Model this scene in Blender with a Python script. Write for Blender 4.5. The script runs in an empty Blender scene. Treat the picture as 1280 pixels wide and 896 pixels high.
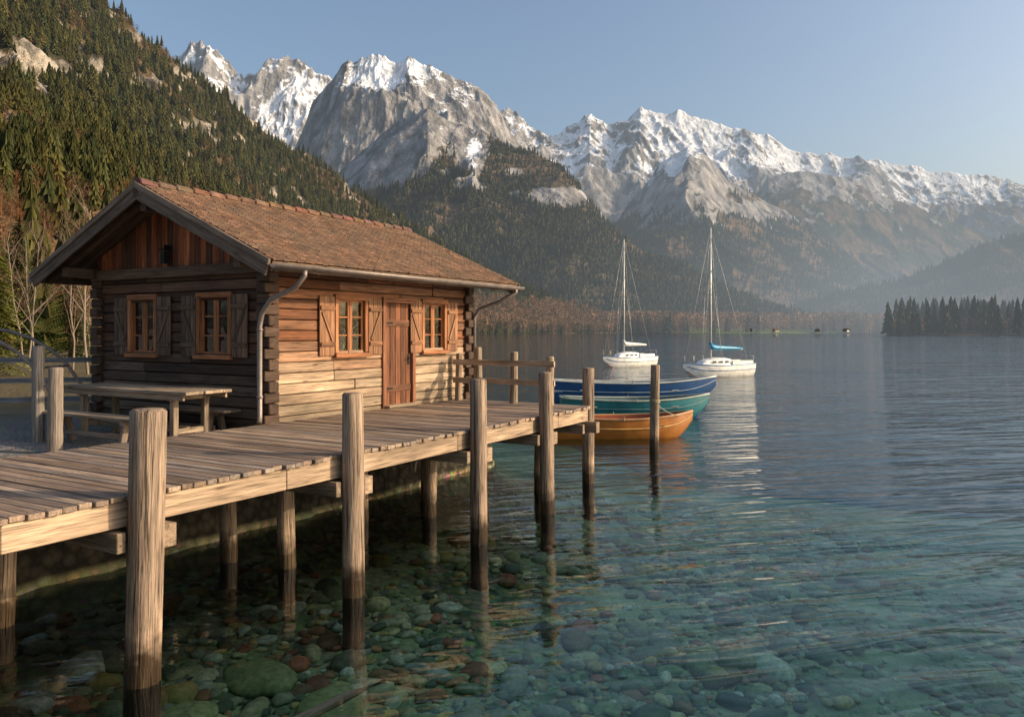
import bpy, bmesh, math, random
import numpy as np
from mathutils import Vector, Matrix
rng = np.random.default_rng(7); random.seed(7)
scene = bpy.context.scene
CAMH = 3.0

# ------------------------------------------------------------------ noise
def _h(ix, iy, seed):
    h = (ix.astype(np.int64)*374761393 + iy.astype(np.int64)*668265263 + seed*144269504) & 0xffffffff
    h = ((h ^ (h >> 13))*1274126177) & 0xffffffff
    h = h ^ (h >> 16)
    return (h & 0xffffff)/float(0xffffff)
def vnoise(x, y, seed=0):
    x = np.asarray(x, float); y = np.asarray(y, float)
    ix = np.floor(x); iy = np.floor(y); fx = x-ix; fy = y-iy
    ix = ix.astype(np.int64); iy = iy.astype(np.int64)
    ux = fx*fx*fx*(fx*(fx*6-15)+10); uy = fy*fy*fy*(fy*(fy*6-15)+10)
    a = _h(ix, iy, seed); b = _h(ix+1, iy, seed); c = _h(ix, iy+1, seed); d = _h(ix+1, iy+1, seed)
    return (a*(1-ux)+b*ux)*(1-uy)+(c*(1-ux)+d*ux)*uy
def fbm(x, y, o=5, seed=0, gain=.5):
    s = 0; a = 1; t = 0
    for i in range(o):
        s = s+a*vnoise(x, y, seed+i*17); t += a; a *= gain
        x, y = (x*1.6-y*1.2)+3.1, (x*1.2+y*1.6)-7.7
    return s/t
def ridged(x, y, o=5, seed=0, gain=.5):
    s = 0; a = 1; t = 0; w = 1
    for i in range(o):
        n = 1-np.abs(2*vnoise(x, y, seed+i*13)-1); n = n*n
        s = s+a*n*w; t += a; a *= gain; w = np.clip(n*1.6, 0.25, 1)
        x, y = (x*1.6-y*1.2)+1.3, (x*1.2+y*1.6)+5.7
    return s/t
def sst(a, b, x):
    t = np.clip((x-a)/(b-a), 0, 1); return t*t*(3-2*t)

# ------------------------------------------------------------------ mesh helpers
def link(ob): scene.collection.objects.link(ob); return ob
def fast_mesh(name, V, F, col=None, haze=None, smooth=False):
    V = np.asarray(V, np.float32); F = np.asarray(F, np.int32); k = F.shape[1]
    me = bpy.data.meshes.new(name)
    me.vertices.add(len(V)); me.vertices.foreach_set('co', V.ravel())
    me.loops.add(F.size); me.loops.foreach_set('vertex_index', F.ravel())
    me.polygons.add(len(F)); me.polygons.foreach_set('loop_start', np.arange(0, F.size, k, dtype=np.int32))
    me.polygons.foreach_set('use_smooth', np.full(len(F), smooth, dtype=bool))
    me.update(calc_edges=True)
    if col is not None:
        a = me.attributes.new('col', 'FLOAT_COLOR', 'POINT')
        c = np.ones((len(V), 4), np.float32); c[:, :3] = col; a.data.foreach_set('color', c.ravel())
    if haze is not None:
        a = me.attributes.new('haze', 'FLOAT', 'POINT'); a.data.foreach_set('value', np.asarray(haze, np.float32))
    return me

class MB:
    def __init__(s): s.V = []; s.F = []; s.C = []; s.G = []; s.M = []
    def add(s, vs, fs, col, gs=None, mi=0, cols=None):
        o = len(s.V); s.V += [tuple(v) for v in vs]
        s.F += [tuple(i+o for i in f) for f in fs]; s.M += [mi]*len(fs)
        s.C += (cols if cols else [tuple(col)]*len(vs)); s.G += (gs if gs else [tuple(v) for v in vs])
    def box(s, c, ax, half, col, mi=0, jit=0.0):
        c = Vector(c); k = 1+random.uniform(-jit, jit); col = tuple(x*k for x in col)
        order = sorted(range(3), key=lambda i: -half[i])
        off = (random.uniform(0, 50), random.uniform(0, 50), random.uniform(0, 50))
        vs = []; gs = []
        for sx in (-1, 1):
            for sy in (-1, 1):
                for sz in (-1, 1):
                    sg = (sx, sy, sz)
                    vs.append(c+ax[0]*(sx*half[0])+ax[1]*(sy*half[1])+ax[2]*(sz*half[2]))
                    gs.append(tuple(sg[order[j]]*half[order[j]]+off[j] for j in range(3)))
        fs = [(0,1,3,2),(4,6,7,5),(0,4,5,1),(2,3,7,6),(0,2,6,4),(1,5,7,3)]
        if ax[0].cross(ax[1]).dot(ax[2]) < 0: fs = [f[::-1] for f in fs]
        s.add(vs, fs, col, gs, mi)
    def tube(s, pts, rad, n=8, col=(.3,.3,.3), mi=0, cap=True, wob=0.0):
        pts = [Vector(p) for p in pts]; vs = []; gs = []; L = 0; off = random.uniform(0, 60)
        if not hasattr(rad, '__len__'): rad = [rad]*len(pts)
        ph = [random.uniform(-wob, wob) for _ in range(n)]
        for i, p in enumerate(pts):
            d = (pts[min(i+1, len(pts)-1)]-pts[max(i-1, 0)]).normalized()
            a = d.cross(Vector((0, 1, 0)) if abs(d.y) < .9 else Vector((1, 0, 0))).normalized(); b = d.cross(a)
            if i: L += (p-pts[i-1]).length
            for j in range(n):
                t = 2*math.pi*j/n; r = rad[i]*(1+ph[j]+random.uniform(-wob, wob)*.4)
                vs.append(p+a*math.cos(t)*r+b*math.sin(t)*r)
                gs.append((L+off, math.cos(t)*rad[i]+off, math.sin(t)*rad[i]))
        fs = []
        for i in range(len(pts)-1):
            for j in range(n):
                k = (j+1) % n; fs.append((i*n+j, (i+1)*n+j, (i+1)*n+k, i*n+k))
        if cap: fs.append(tuple(range(n))); fs.append(tuple(range((len(pts)-1)*n, len(pts)*n))[::-1])
        s.add(vs, fs, col, gs, mi)
    def obj(s, name, mats, parent=None, bevel=0, smooth=False, loc=None):
        me = bpy.data.meshes.new(name); me.from_pydata(s.V, [], s.F)
        a = me.attributes.new('col', 'FLOAT_COLOR', 'POINT')
        c = np.ones((len(s.V), 4), np.float32); c[:, :3] = np.array(s.C)[:, :3]; a.data.foreach_set('color', c.ravel())
        a = me.attributes.new('gco', 'FLOAT_VECTOR', 'POINT'); a.data.foreach_set('vector', np.array(s.G, np.float32).ravel())
        for m in (mats if isinstance(mats, (list, tuple)) else [mats]): me.materials.append(m)
        me.polygons.foreach_set('material_index', np.array(s.M, np.int32))
        if smooth: me.polygons.foreach_set('use_smooth', np.ones(len(s.F), bool))
        me.update()
        ob = link(bpy.data.objects.new(name, me))
        if bevel:
            b = ob.modifiers.new('bevel', 'BEVEL'); b.width = bevel; b.segments = 1; b.limit_method = 'ANGLE'
        if parent:
            ob.parent = parent
            if loc is None: ob.matrix_parent_inverse = Matrix.Translation(parent.location).inverted()
        return ob
def empty(name, loc=(0, 0, 0), rz=0):
    e = link(bpy.data.objects.new(name, None)); e.location = loc; e.rotation_euler = (0, 0, rz); e.empty_display_size = .3
    return e

# ------------------------------------------------------------------ node helpers
class NT:
    def __init__(s, name):
        s.m = bpy.data.materials.new(name); s.m.use_nodes = True; s.t = s.m.node_tree; s.t.nodes.clear()
        s.out = s.t.nodes.new('ShaderNodeOutputMaterial')
    def n(s, typ, **kw):
        nd = s.t.nodes.new('ShaderNode'+typ)
        for k, v in kw.items(): setattr(nd, k, v)
        return nd
    def set(s, sock, val):
        if isinstance(val, bpy.types.NodeSocket): s.t.links.new(val, sock)
        elif hasattr(val, '__len__') and sock.type == 'RGBA' and len(val) == 3: sock.default_value = (*val, 1)
        else: sock.default_value = val
    def attr(s, name, o='Color'): return s.n('Attribute', attribute_name=name).outputs[o]
    def pos(s): return s.n('NewGeometry').outputs['Position']
    def mapv(s, v, scale):
        m = s.n('Mapping'); s.set(m.inputs['Vector'], v); m.inputs['Scale'].default_value = scale; return m.outputs[0]
    def noise(s, v, sc, det=4, ro=.55, dist=0):
        n = s.n('TexNoise'); s.set(n.inputs['Vector'], v); n.inputs['Scale'].default_value = sc
        n.inputs['Detail'].default_value = det; n.inputs['Roughness'].default_value = ro; n.inputs['Distortion'].default_value = dist
        return n.outputs['Fac']
    def vor(s, v, sc, feature='F1'):
        n = s.n('TexVoronoi', feature=feature); s.set(n.inputs['Vector'], v); n.inputs['Scale'].default_value = sc; return n
    def math(s, op, a, b=0.0, c=None, clamp=False):
        n = s.n('Math', operation=op, use_clamp=clamp); s.set(n.inputs[0], a); s.set(n.inputs[1], b)
        if c is not None: s.set(n.inputs[2], c)
        return n.outputs[0]
    def mr(s, v, a, b, c=0.0, d=1.0):
        n = s.n('MapRange'); n.clamp = True
        for i, x in enumerate((v, a, b, c, d)): s.set(n.inputs[i], x)
        return n.outputs[0]
    def mix(s, f, a, b, blend='MIX'):
        n = s.n('Mix', data_type='RGBA', blend_type=blend); s.set(n.inputs[0], f); s.set(n.inputs[6], a); s.set(n.inputs[7], b); return n.outputs[2]
    def gray(s, v):
        n = s.n('CombineColor')
        for i in range(3): s.set(n.inputs[i], v)
        return n.outputs[0]
    def bump(s, h, dist=.01, st=1.0):
        n = s.n('Bump'); s.set(n.inputs['Height'], h); n.inputs['Distance'].default_value = dist; n.inputs['Strength'].default_value = st; return n.outputs[0]
    def bsdf(s, col, rough=.7, nrm=None, spec=.3, metal=0):
        p = s.n('BsdfPrincipled'); s.set(p.inputs['Base Color'], col); s.set(p.inputs['Roughness'], rough)
        p.inputs['Specular IOR Level'].default_value = spec; p.inputs['Metallic'].default_value = metal
        if nrm is not None: s.set(p.inputs['Normal'], nrm)
        return p.outputs[0]
    def diff(s, col, nrm=None):
        p = s.n('BsdfDiffuse'); s.set(p.inputs['Color'], col)
        if nrm is not None: s.set(p.inputs['Normal'], nrm)
        return p.outputs[0]
    def done(s, sh): s.t.links.new(sh, s.out.inputs[0]); return s.m
    def z(s):
        x = s.n('SeparateXYZ'); s.set(x.inputs[0], s.pos()); return x.outputs[2]
def depth_tint(n, col):  # paints the water's light absorption and scatter into the albedo by depth
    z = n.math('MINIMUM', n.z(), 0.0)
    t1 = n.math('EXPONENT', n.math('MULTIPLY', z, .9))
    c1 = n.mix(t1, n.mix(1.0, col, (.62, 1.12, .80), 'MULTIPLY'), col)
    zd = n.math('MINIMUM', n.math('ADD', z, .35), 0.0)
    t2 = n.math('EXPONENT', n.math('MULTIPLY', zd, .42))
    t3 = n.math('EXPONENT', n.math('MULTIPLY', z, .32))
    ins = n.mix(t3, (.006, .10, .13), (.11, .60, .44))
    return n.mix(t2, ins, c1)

def mat_wood(name, rough=.75, wet=False, gs=1.0, contrast=1.0, bump=.006):
    n = NT(name); c = n.attr('col'); g = n.attr('gco', 'Vector')
    f = n.noise(n.mapv(g, (1.2*gs, 22*gs, 22*gs)), 1.0, 5, .65, .3)
    f2 = n.noise(n.mapv(g, (.8, 3, 3)), 1.0, 2)
    f3 = n.noise(n.mapv(g, (3*gs, 90*gs, 90*gs)), 1.0, 2, .6)
    k = n.mr(f, .3, .7, 1-.5*contrast, 1+.4*contrast)
    k2 = n.mr(f2, .3, .7, .66, 1.28); k3 = n.mr(f3, .35, .5, .5, 1.0)
    col = n.mix(1.0, c, n.gray(n.math('MULTIPLY', n.math('MULTIPLY', k, k2), k3)), 'MULTIPLY')
    kn = n.vor(n.mapv(g, (1.7, 7, 7)), 1.0).outputs['Distance']
    col = n.mix(n.mr(kn, .05, .16, .75, 0.0), col, n.mix(1.0, col, (.3, .24, .2), 'MULTIPLY'))
    h = n.math('ADD', f, n.math('MULTIPLY', f3, .5))
    if wet:
        ck = n.noise(n.mapv(g, (.7, 34, 34)), 1.0, 3, .6, .6)
        cm = n.mr(ck, .37, .43, .8, 0.0)
        col = n.mix(cm, col, (.035, .026, .02)); h = n.math('SUBTRACT', h, n.math('MULTIPLY', cm, .8))
        zz = n.math('ADD', n.z(), n.math('MULTIPLY', n.noise(n.pos(), 9.0, 2), .35))
        w = n.mr(zz, .38, .62, 1.0, 0.0)
        col = n.mix(w, col, n.mix(1.0, col, (.2, .18, .14), 'MULTIPLY'))
        w2 = n.mr(zz, .62, .8, .7, 0.0)
        pale = n.mix(1.0, col, (1.5, 1.45, 1.4), 'MULTIPLY')
        col = n.mix(n.math('MULTIPLY', w2, n.math('SUBTRACT', 1.0, w)), col, pale)
        rough = n.mr(zz, .38, .62, .3, rough)
    return n.done(n.bsdf(col, rough, n.bump(h, bump), .25))
M_WOOD = mat_wood('weathered_wood'); M_DECK = mat_wood('deck_wood', .65, gs=.9, contrast=.9)
M_POST = mat_wood('pile_wood', .8, wet=True, gs=1.1, bump=.02)
def mat_simple(name, col=None, rough=.5, metal=0, spec=.5, vary=.15, sc=6):
    n = NT(name); c = col if col else n.attr('col')
    f = n.noise(n.pos(), sc, 4)
    cc = n.mix(1.0, c, n.gray(n.mr(f, .3, .7, 1-vary, 1+vary)), 'MULTIPLY')
    return n.done(n.bsdf(cc, rough, n.bump(f, .003), spec, metal))
n = NT('roof_tile_clay'); c = n.attr('col'); f = n.noise(n.pos(), 5, 5, .65); f2 = n.noise(n.pos(), 1.1, 3)
cc = n.mix(1.0, c, n.gray(n.mr(f, .3, .7, .6, 1.3)), 'MULTIPLY')
cc = n.mix(n.mr(f2, .42, .66, 0, .5), cc, (.09, .07, .05)); M_TILE = n.done(n.bsdf(cc, .9, n.bump(f, .006), .15))
M_METAL = mat_simple('zinc_gutter', (.2, .165, .145), .5, .4, .5, .25)
M_DARK = mat_simple('dark_interior', (.012, .01, .008), .9)
M_PAINT = mat_simple('boat_paint', None, .38, 0, .45, .2, 3)
M_FABRIC = mat_simple('curtain_fabric', (.66, .52, .36), .9)
def mat_glass():
    n = NT('window_glass'); fr = n.n('Fresnel'); fr.inputs[0].default_value = 1.5
    t = n.n('BsdfTransparent'); t.inputs[0].default_value = (.82, .84, .8, 1); g = n.n('BsdfGlossy'); g.inputs['Roughness'].default_value = .02
    nr = n.bump(n.noise(n.pos(), 4, 1), .004); n.set(g.inputs['Normal'], nr)
    mx = n.n('MixShader'); n.set(mx.inputs[0], n.math('ADD', fr.outputs[0], .08)); n.set(mx.inputs[1], t.outputs[0]); n.set(mx.inputs[2], g.outputs[0])
    return n.done(mx.outputs[0])
M_GLASS = mat_glass()
HAZE = (.39, .44, .48)  # airlight painted in: emission colour blended over mountains and trees by distance
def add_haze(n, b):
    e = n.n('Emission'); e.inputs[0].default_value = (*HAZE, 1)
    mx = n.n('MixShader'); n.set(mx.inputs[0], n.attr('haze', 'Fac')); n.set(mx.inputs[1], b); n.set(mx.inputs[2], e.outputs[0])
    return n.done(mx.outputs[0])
def mat_terrain(name, sc=.03, bd=6.0):
    n = NT(name); c = n.attr('col'); p = n.pos()
    f = n.noise(p, sc, 6, .68)
    cc = n.mix(1.0, c, n.gray(n.mr(f, .3, .7, .55, 1.45)), 'MULTIPLY')
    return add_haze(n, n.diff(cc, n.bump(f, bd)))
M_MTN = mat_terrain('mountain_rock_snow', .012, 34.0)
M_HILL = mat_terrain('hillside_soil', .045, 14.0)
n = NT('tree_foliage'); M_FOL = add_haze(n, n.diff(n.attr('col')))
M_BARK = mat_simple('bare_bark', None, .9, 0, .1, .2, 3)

# ------------------------------------------------------------------ frame of the dock / cabin
A0 = Vector((-3.81, 5.94, 0)); U = Vector((.507, .862, 0)).normalized(); V = Vector((-U.y, U.x, 0)); Z = Vector((0, 0, 1))
AX = (U, V, Z)
def W(s, w, z): return A0+U*s+V*w+Z*z
DECK = 1.6

# ------------------------------------------------------------------ ground / lake bed
def ground_h(X, Y):
    rx = X-A0.x; ry = Y-A0.y
    s = rx*U.x+ry*U.y; w = rx*V.x+ry*V.y
    e = np.minimum(w, 3.4+(11.6-s)*1.0+.9*np.maximum(0, w-3.05))
    e = e+(fbm(X*.5, Y*.5, 3, 5)-.5)*.3+(fbm(X*2.2, Y*2.2, 3, 6)-.5)*.3
    d = np.where(e > 2.9, 0, 2.9-e)
    z = -.28-.11*np.minimum(d, 4)-.12*np.clip(d-4, 0, 8)-.32*np.clip(d-12, 0, 18)
    z = z-.06*np.clip(s-8, 0, 14)*sst(2.6, 0, e)
    bank = sst(2.95, 3.5, e)
    z = z*(1-bank)+(1.33+(fbm(X*.8, Y*.8, 3, 9)-.5)*.08)*bank
    z = z+(fbm(X*.9, Y*.9, 4, 3)-.5)*.22*(1-bank)
    return z, e, s, w
q = np.linspace(-1, 1, 460); k = 8.41
gx = -1+4*np.sinh(k*q); gy = 9+4*np.sinh(k*q)
GX, GY = np.meshgrid(gx, gy, indexing='ij')
GZ, _, _, _ = ground_h(GX, GY)
def grid_faces(a, b):
    i = np.arange(a*b).reshape(a, b)
    return np.stack([i[:-1, :-1], i[1:, :-1], i[1:, 1:], i[:-1, 1:]], -1).reshape(-1, 4)
me = fast_mesh('ground', np.stack([GX, GY, GZ], -1).reshape(-1, 3), grid_faces(460, 460), smooth=True)
n = NT('shore_gravel_and_lake_bed'); p = n.pos()
v1 = n.vor(p, 7.0); v2 = n.vor(p, 26.0); big = n.noise(p, .5, 3); fine = n.noise(p, 40, 2)
peb = n.mix(n.mr(v1.outputs['Distance'], .3, .8), n.mix(.5, (.36, .31, .16), n.mix(1.0, v1.outputs['Color'], (.55, .47, .28), 'MULTIPLY')), (.08, .08, .04))
bed = n.mix(n.mr(big, .4, .62), peb, n.mix(n.mr(fine, .3, .7), (.32, .33, .15), (.55, .52, .3)))
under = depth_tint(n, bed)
gcol = n.mix(n.mr(v2.outputs['Distance'], .1, .75), n.mix(.4, (.24, .22, .2), v2.outputs['Color']), (.06, .055, .05))
gcol = n.mix(.5, gcol, (.2, .185, .165))
grass = n.mix(n.mr(n.noise(p, 3, 5, .7), .35, .65), (.075, .06, .03), (.14, .11, .06))
sy = n.n('SeparateXYZ'); n.set(sy.inputs[0], p)
land = n.mix(n.mr(n.math('ADD', sy.outputs[1], n.math('MULTIPLY', big, 6)), 17, 21), gcol, grass)
land = n.mix(n.mr(sy.outputs[2], 1.0, 1.28, .97, 0.0), land, n.mix(n.mr(v1.outputs['Distance'], .2, .7), (.04, .034, .024), (.01, .009, .006)))  # bank near-black: wet ground, with the shade under the dock painted in
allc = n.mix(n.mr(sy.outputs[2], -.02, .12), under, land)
hh = n.math('ADD', n.math('MULTIPLY', v1.outputs['Distance'], -.6), n.math('MULTIPLY', v2.outputs['Distance'], -.2))
gm = n.done(n.bsdf(allc, .9, n.bump(hh, .06), .1)); me.materials.append(gm)
link(bpy.data.objects.new('ground', me))

def ico(sub):
    bm = bmesh.new(); bmesh.ops.create_icosphere(bm, subdivisions=sub, radius=1)
    v = np.array([x.co[:] for x in bm.verts]); f = np.array([[y.index for y in x.verts] for x in bm.faces]); bm.free(); return v, f
IV, IF = ico(2); IVB, IFB = ico(3)
NC = 30000
Yc = 3.8+rng.random(NC)**1.5*14; Xc = rng.uniform(-.75, .72, NC)*Yc
Zc_, Ec, _, _ = ground_h(Xc, Yc)
dens = np.where(fbm(Xc*.6, Yc*.6, 2, 77) > .45, 1, .35)*np.where(Ec > -4.5, 1, np.where(Ec > -8, .5, .28))
ok = np.where((rng.random(NC) < dens) & (Ec < 2.85))[0][:9000]
pal = np.array([(.42,.37,.26),(.5,.43,.28),(.26,.25,.14),(.62,.52,.28),(.2,.2,.12),(.62,.58,.46),(.44,.2,.09),(.36,.4,.2),(.62,.40,.14),(.11,.11,.08),(.45,.13,.07),(.48,.48,.42)])
sv, sf, sc = [], [], []; off = 0
bigs = [(-1.35, 7.0, .42), (-1.75, 7.7, .4), (-.95, 6.8, .36), (-.4, 6.35, .2), (.85, 7.3, .22), (-2.2, 6.6, .3), (.75, 6.9, .18), (1.0, 8.3, .16), (3.0, 7.2, .34), (-.15, 6.1, .2), (-3.0, 7.3, .33), (2.1, 7.8, .2), (1.3, 6.4, .17), (-2.6, 8.2, .36)]
items = [(x, y, r, 1) for x, y, r in bigs]+[(Xc[i], Yc[i], min(.032*math.exp(rng.normal(.45, .6)), .24), 0) for i in ok]
for cnt, (x, y, r, bg_) in enumerate(items):
    iv, if_ = (IVB, IFB) if bg_ else (IV, IF)
    zg = ground_h(np.array([x]), np.array([y]))[0][0] if bg_ else Zc_[ok[cnt-len(bigs)]]
    a, b = rng.uniform(.68, 1.4), rng.uniform(.36, .68)
    if bg_: b = .4
    vv = iv*(1+.25*(vnoise(iv[:, 0]*1.4+cnt*3.1, iv[:, 1]*1.4+iv[:, 2]*1.1, 4)[:, None]-.5)*2)
    vv = vv*np.array([a, 1/a, b])*r; th = rng.uniform(0, 6.28); c_, s__ = math.cos(th), math.sin(th)
    vv = vv@np.array([[c_, s__, 0], [-s__, c_, 0], [0, 0, 1]])
    vv = vv+np.array([x, y, min(zg+r*b*.35, -.07-r*b)]); sv.append(vv); sf.append(if_+off); off += len(iv)
    cc = pal[rng.integers(len(pal))]*rng.uniform(.4, 1.25)
    if bg_: cc = np.array((.44, .44, .2))*rng.uniform(.7, 1.1)
    sc.append(np.tile(cc, (len(iv), 1)))
me = fast_mesh('lake_stones', np.concatenate(sv), np.concatenate(sf), np.concatenate(sc), smooth=True)
n = NT('lake_stone'); c = n.attr('col'); f = n.noise(n.pos(), 14, 4, .65)
cc = n.mix(1.0, c, n.gray(n.mr(f, .3, .7, .5, 1.4)), 'MULTIPLY')
cc = n.mix(n.mr(n.noise(n.pos(), 1.1, 2), .5, .7, 0, .45), cc, (.24, .27, .07))
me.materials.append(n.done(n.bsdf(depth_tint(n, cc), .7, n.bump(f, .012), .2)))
link(bpy.data.objects.new('lake_stones', me))
b = MB(); b.tube([(-2.75, 5.3, -.42), (-2.3, 6.0, -.3), (-1.9, 6.7, -.33), (-1.5, 7.2, -.3), (-1.25, 7.8, -.42)], [.075, .07, .055, .045, .02], 9, (.4, .32, .22), wob=.08)
b.tube([(-1.9, 6.7, -.33), (-1.5, 6.75, -.28), (-1.2, 6.6, -.2)], [.04, .03, .012], 7, (.4, .32, .22), wob=.08)
b.obj('sunken_branch', M_WOOD, smooth=True)

# ------------------------------------------------------------------ water
wq = np.array([-9000, -2500, -600, -120, -20, 60, 200, 900, 3000, 9000.])
WX, WY = np.meshgrid(wq, np.array([-300, -20, 10, 40, 100, 300, 900, 2500, 5000, 9000.]), indexing='ij')
me = fast_mesh('lake_water', np.stack([WX, WY, WX*0], -1).reshape(-1, 3), grid_faces(10, 10))
n = NT('lake_water'); p = n.pos(); sx = n.n('SeparateXYZ'); n.set(sx.inputs[0], p)
rot = n.n('Mapping'); n.set(rot.inputs['Vector'], p); rot.inputs['Rotation'].default_value = (0, 0, math.radians(-14)); pr_ = rot.outputs[0]
n1 = n.noise(n.mapv(pr_, (.38, 1.7, 1)), 1.25, 2, .5, .7); n2 = n.noise(n.mapv(pr_, (.12, .42, 1)), 1.0, 2, .5, .6)
n3 = n.noise(n.mapv(p, (2.0, 5, 1)), 1.5, 1, .5)
far = n.noise(n.mapv(p, (.012, .05, 1)), 1.0, 2)
calm = n.mr(n.math('SUBTRACT', sx.outputs[0], n.math('MULTIPLY', sx.outputs[1], .12)), -2.2, 4.2, .24, 1.0)
amp = n.math('MULTIPLY', calm, n.mr(far, .35, .65, .6, 1.3))
h = n.math('ADD', n.math('MULTIPLY', n1, .105), n.math('MULTIPLY', n2, .20)); h = n.math('ADD', h, n.math('MULTIPLY', n3, .008))
h = n.math('MULTIPLY', h, amp); nr = n.bump(h, 1.0)
fr = n.n('Fresnel'); fr.inputs[0].default_value = 1.31; n.set(fr.inputs['Normal'], nr)
t = n.n('BsdfTransparent'); t.inputs[0].default_value = (.94, 1, .98, 1)
g = n.n('BsdfGlossy'); g.inputs['Roughness'].default_value = .03; g.inputs['Color'].default_value = (.97, .98, 1, 1); n.set(g.inputs['Normal'], nr)
mx = n.n('MixShader'); n.set(mx.inputs[0], fr.outputs[0]); n.set(mx.inputs[1], t.outputs[0]); n.set(mx.inputs[2], g.outputs[0])
me.materials.append(n.done(mx.outputs[0])); link(bpy.data.objects.new('lake_water', me))

# ------------------------------------------------------------------ dock
dock = empty('wooden_dock', W(3, 1.5, DECK))
b = MB(); nails = MB(); s = -6.0
while s < 10.3:
    wd = random.uniform(.125, .15); base = random.choice([(.27,.19,.135),(.22,.16,.12),(.33,.24,.17),(.19,.145,.115),(.29,.2,.135),(.26,.205,.16)])
    zt = DECK-.022+random.uniform(-.005, .005)
    b.box(W(s+wd/2, 1.5+random.uniform(-.025, .025), zt), AX, (wd/2-.008, 1.53, .022), base, jit=.22)
    for w in (.05, 1.5, 2.9):
        for o_ in (-.03, .03): nails.box(W(s+wd/2+o_, w+random.uniform(-.01, .01), zt+.022), AX, (.006, .006, .0015), (.05, .04, .035))
    s += wd
b.obj('deck_planks', M_DECK, dock, .005); nails.obj('nails', M_DARK, dock)
b = MB()
for w in (.05, 1.5, 2.9):
    s = -6.0
    while s < 10.3:
        L = min(random.uniform(2.6, 3.4), 10.32-s); b.box(W(s+L/2, w, DECK-.16), AX, (L/2-.004, .045, .11), (.35, .25, .165), jit=.15); s += L
piles_s = [-2.2, 1.09, 3.71, 6.34, 8.4, 10.1]
for s in piles_s:
    b.box(W(s+.19, 1.45, DECK-.375), AX, (.07, 1.66, .1), (.28, .2, .135), jit=.1)
    b.box(W(s-.19, 1.4, DECK-.375), AX, (.04, 1.5, .085), (.25, .185, .125), jit=.1)
b.obj('beams', M_WOOD, dock, .006)
def pile(b, x, y, z0, z1, r, col=(.31, .225, .16)):
    zs = np.linspace(z0, z1-.02, 12); lx, ly = random.uniform(-.03, .03), random.uniform(-.02, .02)
    pts = [(x+lx*(z-1), y+ly*(z-1), z) for z in zs]; rr = [r*(1.06-.08*(z-z0)/(z1-z0))*random.uniform(.975, 1.025) for z in zs]
    pts.append((pts[-1][0], pts[-1][1], z1)); rr.append(rr[-1]*.84)
    b.tube(pts, rr, 20, col, wob=.05)
b = MB()
for s, top, r in [(-2.2, 2.3, .13), (1.09, 2.34, .142), (3.71, 2.3, .124), (6.34, 2.32, .12), (8.4, 2.33, .115)]:
    q_ = W(s, -.14, 0); pile(b, q_.x, q_.y, -1.6, top, r)
for s, w in [(-1.6, 2.1), (1.2, 2.3), (3.9, 2.2), (6.5, 2.2), (8.4, 2.3), (10.1, 2.2), (-.6, 1.4), (4.1, 1.35), (7.3, 1.4), (10.1, .9)]:
    q_ = W(s, w, 0); pile(b, q_.x, q_.y, -1.6, DECK-.25, .11, (.26, .19, .13))
b.obj('piles', M_POST, dock, smooth=True)
b = MB()
for w, top in [(.75, 2.52), (1.55, 2.6), (2.35, 2.68)]:
    q_ = W(10.2, w, 0); pile(b, q_.x, q_.y, 1.2, top, .075, (.3, .23, .16))
for z in (2.02, 2.38):
    b.box(W(10.11, 1.75, z), AX, (.025, 1.15, .055), (.38, .28, .19), jit=.1)
q_ = W(10.25, 2.9, 0); pile(b, q_.x, q_.y, 1.2, 2.55, .07)
b.obj('end_railing', M_WOOD, dock)
for x, y, top, r in [(1.5, 15.7, 2.28, .12), (3.62, 20.2, 2.15, .118)]:
    b = MB(); e = empty('mooring_post', (x, y, 0)); pile(b, x, y, -3, top, r); b.obj('pile', M_POST, e, smooth=True)
b = MB()
def rope(p0, p1, sag, r=.009):
    p0 = Vector(p0); p1 = Vector(p1); b.tube([p0.lerp(p1, i/10)-Z*sag*4*(i/10)*(1-i/10) for i in range(11)], r, 6, (.3, .25, .18))
rope((3.62, 20.1, 1.2), (4.9, 22.7, .62), .12); rope((1.5, 15.8, 1.3), (1.35, 22.3, .5), .25)
for z in (1.2, 1.23, 1.26): b.tube([(3.62+.13*math.cos(a), 20.2+.13*math.sin(a), z) for a in np.linspace(0, 6.28, 14)], .013, 6, (.3, .25, .18))
b.obj('mooring_rope', mat_simple('hemp_rope', (.3, .24, .16), .9), smooth=True)

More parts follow.
